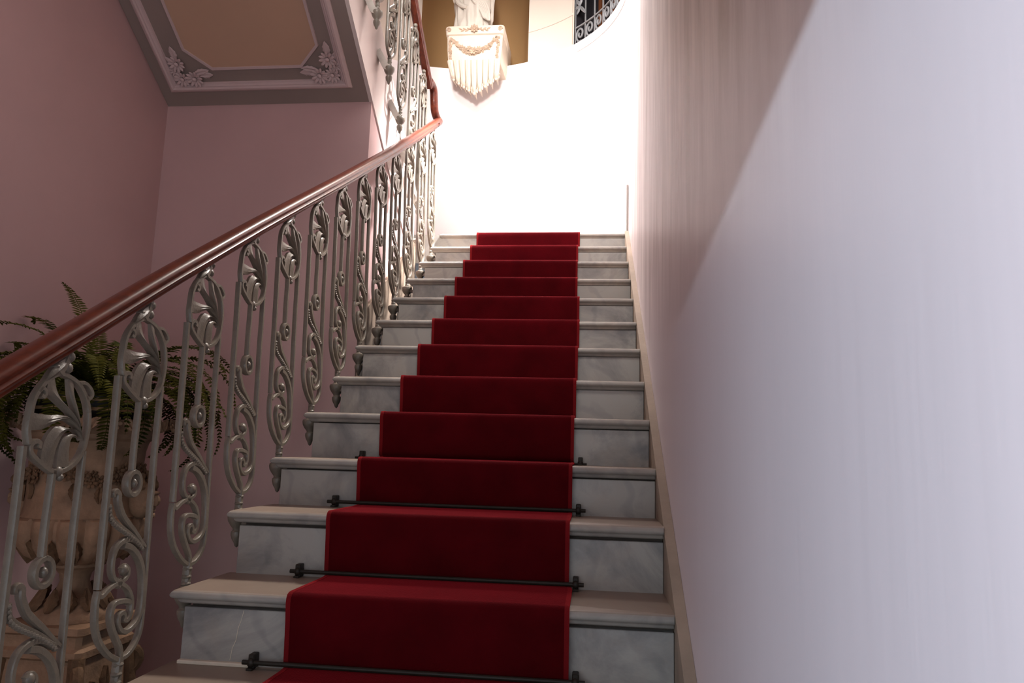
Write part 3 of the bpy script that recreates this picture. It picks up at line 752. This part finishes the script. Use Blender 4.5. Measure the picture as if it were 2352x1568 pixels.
for i in range(44):
    a = 2*PI*i/44; d = Vector((math.cos(a), math.sin(a), 0)); sag = .055*abs(math.sin(2*a))
    for k in range(2):
        c = Vector((UXc, UYc, .445-sag+random.uniform(-.02, .02)))+d*.198
        flower(mb, c, d+Vector((random.uniform(-.3, .3), random.uniform(-.3, .3), 0)), random.uniform(.016, .026), 6, random.random(), .8)
    if i % 3 == 0: leaf(mb, Vector((UXc, UYc, .42-sag))+d*.196, d, Vector((0, 0, -1)), .06, .016, .25)
part(mb, 'garland', M['terracotta_dark'], ud)
mb = MB()
for i in range(16):
    a = 2*PI*(i+.5)/16; d = Vector((math.cos(a), math.sin(a), 0)); leaf(mb, Vector((UXc, UYc, .098))+d*.152, d-Vector((0, 0, .8)), Vector((0, 0, 1))+d*.6, .10, .020, .22)
part(mb, 'bowl_leaves', M['terracotta_dark'], ud)
mb = MB()
for i in range(12):
    a = 2*PI*i/12; d = Vector((math.cos(a), math.sin(a), 0)); leaf(mb, Vector((UXc, UYc, -.088))+d*.132, d+Vector((0, 0, .5)), Vector((0, 0, 1))-d*.9, .085, .026, .2)
part(mb, 'foot_leaves', M['terracotta_dark'], ud)
for sa in (.12, PI+.12):   # mask handles
    mb = MB(); d = Vector((math.cos(sa), math.sin(sa), 0)); s = Vector((-d.y, d.x, 0)); c = Vector((UXc, UYc, .315))+d*.222
    B = Matrix((d, s, Vector((0, 0, 1)))).transposed()
    mb.ball(c, (.052, .048, .072), 16, 10, B)
    mb.ball(c+d*.055+Vector((0, 0, -.002)), (.018, .012, .022), 8, 6, B)                 # nose
    mb.ball(c+d*.048+Vector((0, 0, .026)), (.014, .036, .009), 8, 5, B)                  # brow
    for q in (-1, 1):
        mb.ball(c+d*.044+s*.018*q+Vector((0, 0, .012)), (.008, .009, .006), 8, 5, B)      # eyes
        mb.ball(c+d*.034+s*.026*q+Vector((0, 0, -.012)), (.02, .018, .018), 8, 5, B)      # cheeks
    mb.ball(c+d*.046+Vector((0, 0, -.030)), (.012, .016, .0055), 8, 5, B); mb.ball(c+d*.045+Vector((0, 0, -.040)), (.012, .014, .0055), 8, 5, B)
    mb.ball(c+d*.040+Vector((0, 0, -.058)), (.018, .018, .014), 8, 5, B)                  # chin
    part(mb, 'mask', M['terracotta'], ud)
    mb = MB()
    for i in range(22):
        a = random.uniform(.2, PI-.2); r = random.uniform(.75, 1.2)
        mb.ball(c+d*random.uniform(-.01, .028)+s*math.cos(a)*.055*r+Vector((0, 0, .018+math.sin(a)*.072*r)), random.uniform(.012, .02), 7, 5)
    part(mb, 'mask_hair', M['terracotta_dark'], ud)

pd = empty('pedestal', (UXc, UYc, FLOOR), 'carved terracotta pedestal with scrolls under the urn', 'pedestal')
mb = MB(); rings = []
def sq(h, z, n=6): return [(UXc+h*x, UYc+h*y, z) for x, y in ((-1, -.9), (-.9, -1), (.9, -1), (1, -.9), (1, .9), (.9, 1), (-.9, 1), (-1, .9))]
for h, z in ((.30, FLOOR), (.30, FLOOR+.10), (.25, FLOOR+.14), (.19, FLOOR+.24), (.165, -.50), (.155, -.30), (.150, -.245), (.165, -.235), (.168, -.21), (.155, -.20), (.155, -.16), (.172, -.15), (.172, -.126)): rings.append(sq(h, z))
mb.loft(rings, True, True, True); part(mb, 'block', M['terracotta'], pd)
for sx, sy in ((-1, -1), (1, -1), (1, 1), (-1, 1)):
    mb = MB(); d = Vector((sx, sy, 0)).normalized(); c = Vector((UXc, UYc, -.30))+d*.21
    pts = [c+d*(.07*(1-k/32)*math.cos(a))+Vector((0, 0, .07*(1-k/32)*math.sin(a))) for k, a in enumerate([1.6+i*.36 for i in range(28)])]
    mb.tube(pts, .022, 8); mb.tube(catmull([tuple(pts[0]), tuple(c+d*.02+Vector((0, 0, -.15))), tuple(c+d*.06+Vector((0, 0, -.32)))], 6), .028, 8)
    leaf(mb, c+d*.02+Vector((0, 0, -.12)), d, Vector((0, 0, -1)), .16, .045, .15)
    part(mb, 'scroll', M['terracotta_dark'], pd)
mb = MB()
for f in range(4):
    R = Matrix.Rotation(f*PI/2, 3, 'Z')
    for k in range(7): leaf(mb, Vector((UXc, UYc, -.40))+R @ Vector((0, -.155, 0)), R @ Vector((0, -1, 0)), R @ Vector((math.sin(k-3)*.9, 0, math.cos((k-3)*.8))), .11, .024, .2)
part(mb, 'carved_leaves', M['terracotta_dark'], pd)

fr = empty('potted_fern', (UXc, UYc, .60), 'arching green Boston fern in a black banded pot inside the urn', 'potted plant')
mb = MB(); mb.lathe([(.15, .56), (.185, .60), (.205, .65), (.208, .70), (.196, .715), (.186, .705), (.18, .68)], (UXc, UYc, 0), 40); part(mb, 'pot', M['pot'], fr)
for z in (.652, .688):
    mb = MB(); mb.lathe([(.2045, z-.006), (.2105, z-.006), (.2105, z+.006), (.2045, z+.006)], (UXc, UYc, 0), 40); tag(part(mb, 'pot_band', M['pot_band'], fr), 'tan raised band')
mb = MB(); mb.lathe([(.001, .70), (.10, .70), (.19, .69), (.10, .66), (.001, .66)], (UXc, UYc, 0), 24); part(mb, 'soil', M['soil'], fr)
rnd = random.Random(11)
def frond(az, el, L, droop, bend=0.0):
    mb = MB(); p = Vector((UXc, UYc, .69))+Vector((math.cos(az), math.sin(az), 0))*rnd.uniform(.01, .09)
    n = 46; pts = [p.copy()]; a = az; e = el
    for i in range(n):
        e -= droop/n*(1+.9*i/n); a += bend/n
        p = p+Vector((math.cos(e)*math.cos(a), math.cos(e)*math.sin(a), math.sin(e)))*L/n
        p.x = max(p.x, WL+.02)
        pts.append(p.copy())
    mb.tube(pts, [.0026*(1-.7*i/n) for i in range(n+1)], 4)
    for i in range(5, n):
        s = i/n; t = (pts[i+1]-pts[i-1]).normalized(); side = t.cross(Vector((0, 0, 1)))
        if side.length < .05: side = Vector((-math.sin(a), math.cos(a), 0))
        side.normalize(); up = side.cross(t)
        ll = .047*math.sin(PI*min(1, .12+.88*s))**.75*(.55 if i < 7 else 1)
        for q in (-1, 1):
            d = (side*q+t*.28+up*rnd.uniform(-.05, .25)).normalized(); w = t*.0048
            c = pts[i]+t*rnd.uniform(-.002, .002); nn = up*.0016
            if c.x+d.x*ll < WL+.005: continue
            mb.add([c-w*.5, c-w+d*ll*.35, c-w*.7+d*ll*.75-up*.002, c+d*ll-up*.006, c+w*.7+d*ll*.75-up*.002, c+w+d*ll*.35, c+w*.5, c+d*ll*.5+nn*2], [(0, 1, 7, 6), (1, 2, 7), (2, 3, 7), (3, 4, 7), (4, 5, 7), (5, 6, 7)])
    return part(mb, 'frond', M['fern'], fr)
for i in range(76):
    az = i*2.39996+rnd.uniform(-.25, .25)
    k = i/76
    frond(az, rnd.uniform(.75, 1.45)-.25*k, rnd.uniform(.42, .72), rnd.uniform(1.5, 2.7), rnd.uniform(-.5, .5))
# fronds that can be told apart in the photo: left ones hanging low, upright ones, right ones drooping
for az, el, L, dr in ((2.9, 1.35, .70, 1.2), (3.05, 1.15, .72, 1.5), (2.75, 1.5, .62, .7), (3.35, 1.0, .70, 1.7), (3.7, 1.05, .75, 2.0), (3.3, 1.0, .66, 2.6), (3.6, .9, .72, 2.7), (3.95, 1.1, .70, 2.3), (2.9, 1.25, .62, 1.7), (3.4, 1.3, .66, 1.3), (2.3, 1.4, .52, .8), (-.15, 1.05, .66, 2.5), (-.5, 1.0, .68, 2.75), (.2, 1.2, .62, 2.3), (-.8, .95, .6, 2.9), (4.4, 1.0, .55, 2.9), (-1.2, .9, .5, 2.9)):
    frond(az, el, L, dr)

# ================================================================== LIGHT
def area(name, loc, target, sx, sy, power, color=(1, 1, 1), spread=PI):
    l = bpy.data.lights.new(name, 'AREA'); l.shape = 'RECTANGLE'; l.size = sx; l.size_y = sy; l.energy = power; l.color = color; l.spread = spread
    o = bpy.data.objects.new(name, l); col.objects.link(o); o.location = loc
    o.rotation_euler = (Vector(target)-Vector(loc)).to_track_quat('-Z', 'Y').to_euler(); return o
area('apse_wash', (.52, -.3, 4.58), (.75, 4.5, 2.9), 1.3, .75, 42, (1.0, .97, .95), math.radians(52))  # unseen area light added to wash the curved wall from the front
area('console_fill', (.62, -2.45, 2.7), (.05, 4.5, 3.8), .5, .5, 5.5, (1.0, .97, .94), math.radians(20))  # added fill that softens the shadow below the console
area('riser_fill', (.95, -.5, 3.86), (.72, 2.0, 1.2), .5, .5, 5.0, (1.0, .96, .92), math.radians(46))  # no fixture here; added to lift the middle risers
area('landing_side_light', (1.21, 2.9, 3.95), (-.15, 2.93, 1.85), .5, .5, 60, (1.0, .95, .93), math.radians(34))
area('landing_down_light', (1.12, 2.6, 4.05), (-.05, 1.0, .9), .5, .5, 12, (1.0, .92, .84), math.radians(38))
area('landing_west_fill', (-.6, 3.35, 4.55), (1.25, 3.1, 2.3), .8, .7, 55, (1.0, .96, .95), math.radians(75))  # added light without a fixture, brightens the far end of the right wall
area('hall_fill', (-.3, -1.6, 3.7), (-.6, 1.2, .6), 1.2, 1.0, 11, (1.0, .78, .76))  # added warm fill for the dim left and far walls
# daylight through the street door behind the camera
L0 = Vector((-2.75, -4.5, LINT+1.9*.074))
area('door_daylight', L0, (L0.x, 3, L0.z), 1.7, .02, 620, (.61, .83, 1.0))
area('door_fill', (.1, -2.55, .35), (.1, 3, .35), 1.8, 1.4, 11, (.86, .96, 1.0))
# weak on-camera flash
pl = bpy.data.lights.new('camera_flash', 'POINT'); pl.energy = 3.6; pl.color = (1, .96, .92); pl.shadow_soft_size = .018
po = bpy.data.objects.new('camera_flash', pl); col.objects.link(po)

w = bpy.data.worlds.new('World'); sc.world = w; w.use_nodes = True
bg = w.node_tree.nodes['Background']; bg.inputs[0].default_value = (.75, .85, 1.0, 1); bg.inputs[1].default_value = 0.6

# ================================================================== CAMERA
r_ = Vector((0.9939, 0.1064, 0.0289)); u_ = Vector((-0.0124, -0.1523, 0.9883)); f_ = Vector((-0.1095, 0.9826, 0.1501))
r_.normalize(); f_ = (f_-r_*f_.dot(r_)).normalized(); u_ = r_.cross(f_)
cam = bpy.data.cameras.new('Camera'); co = bpy.data.objects.new('Camera', cam); col.objects.link(co)
R = Matrix((r_, u_, -f_)).transposed().to_4x4(); R.translation = Vector((1.028, -1.5324, .5314)); co.matrix_world = R
cam.sensor_fit = 'HORIZONTAL'; cam.sensor_width = 36.0; cam.lens = 36.0*1700/2352; cam.clip_start = .02
sc.camera = co
po.location = Vector((1.028, -1.5324, .5314))-r_*.06+u_*.08+f_*.02
sc.view_settings.view_transform = 'Standard'; sc.view_settings.look = 'None'; sc.view_settings.exposure = 0.0
sc.cycles.use_denoising = True
sc.cycles.max_bounces = 10; sc.cycles.diffuse_bounces = 6; sc.cycles.sample_clamp_indirect = 6.0
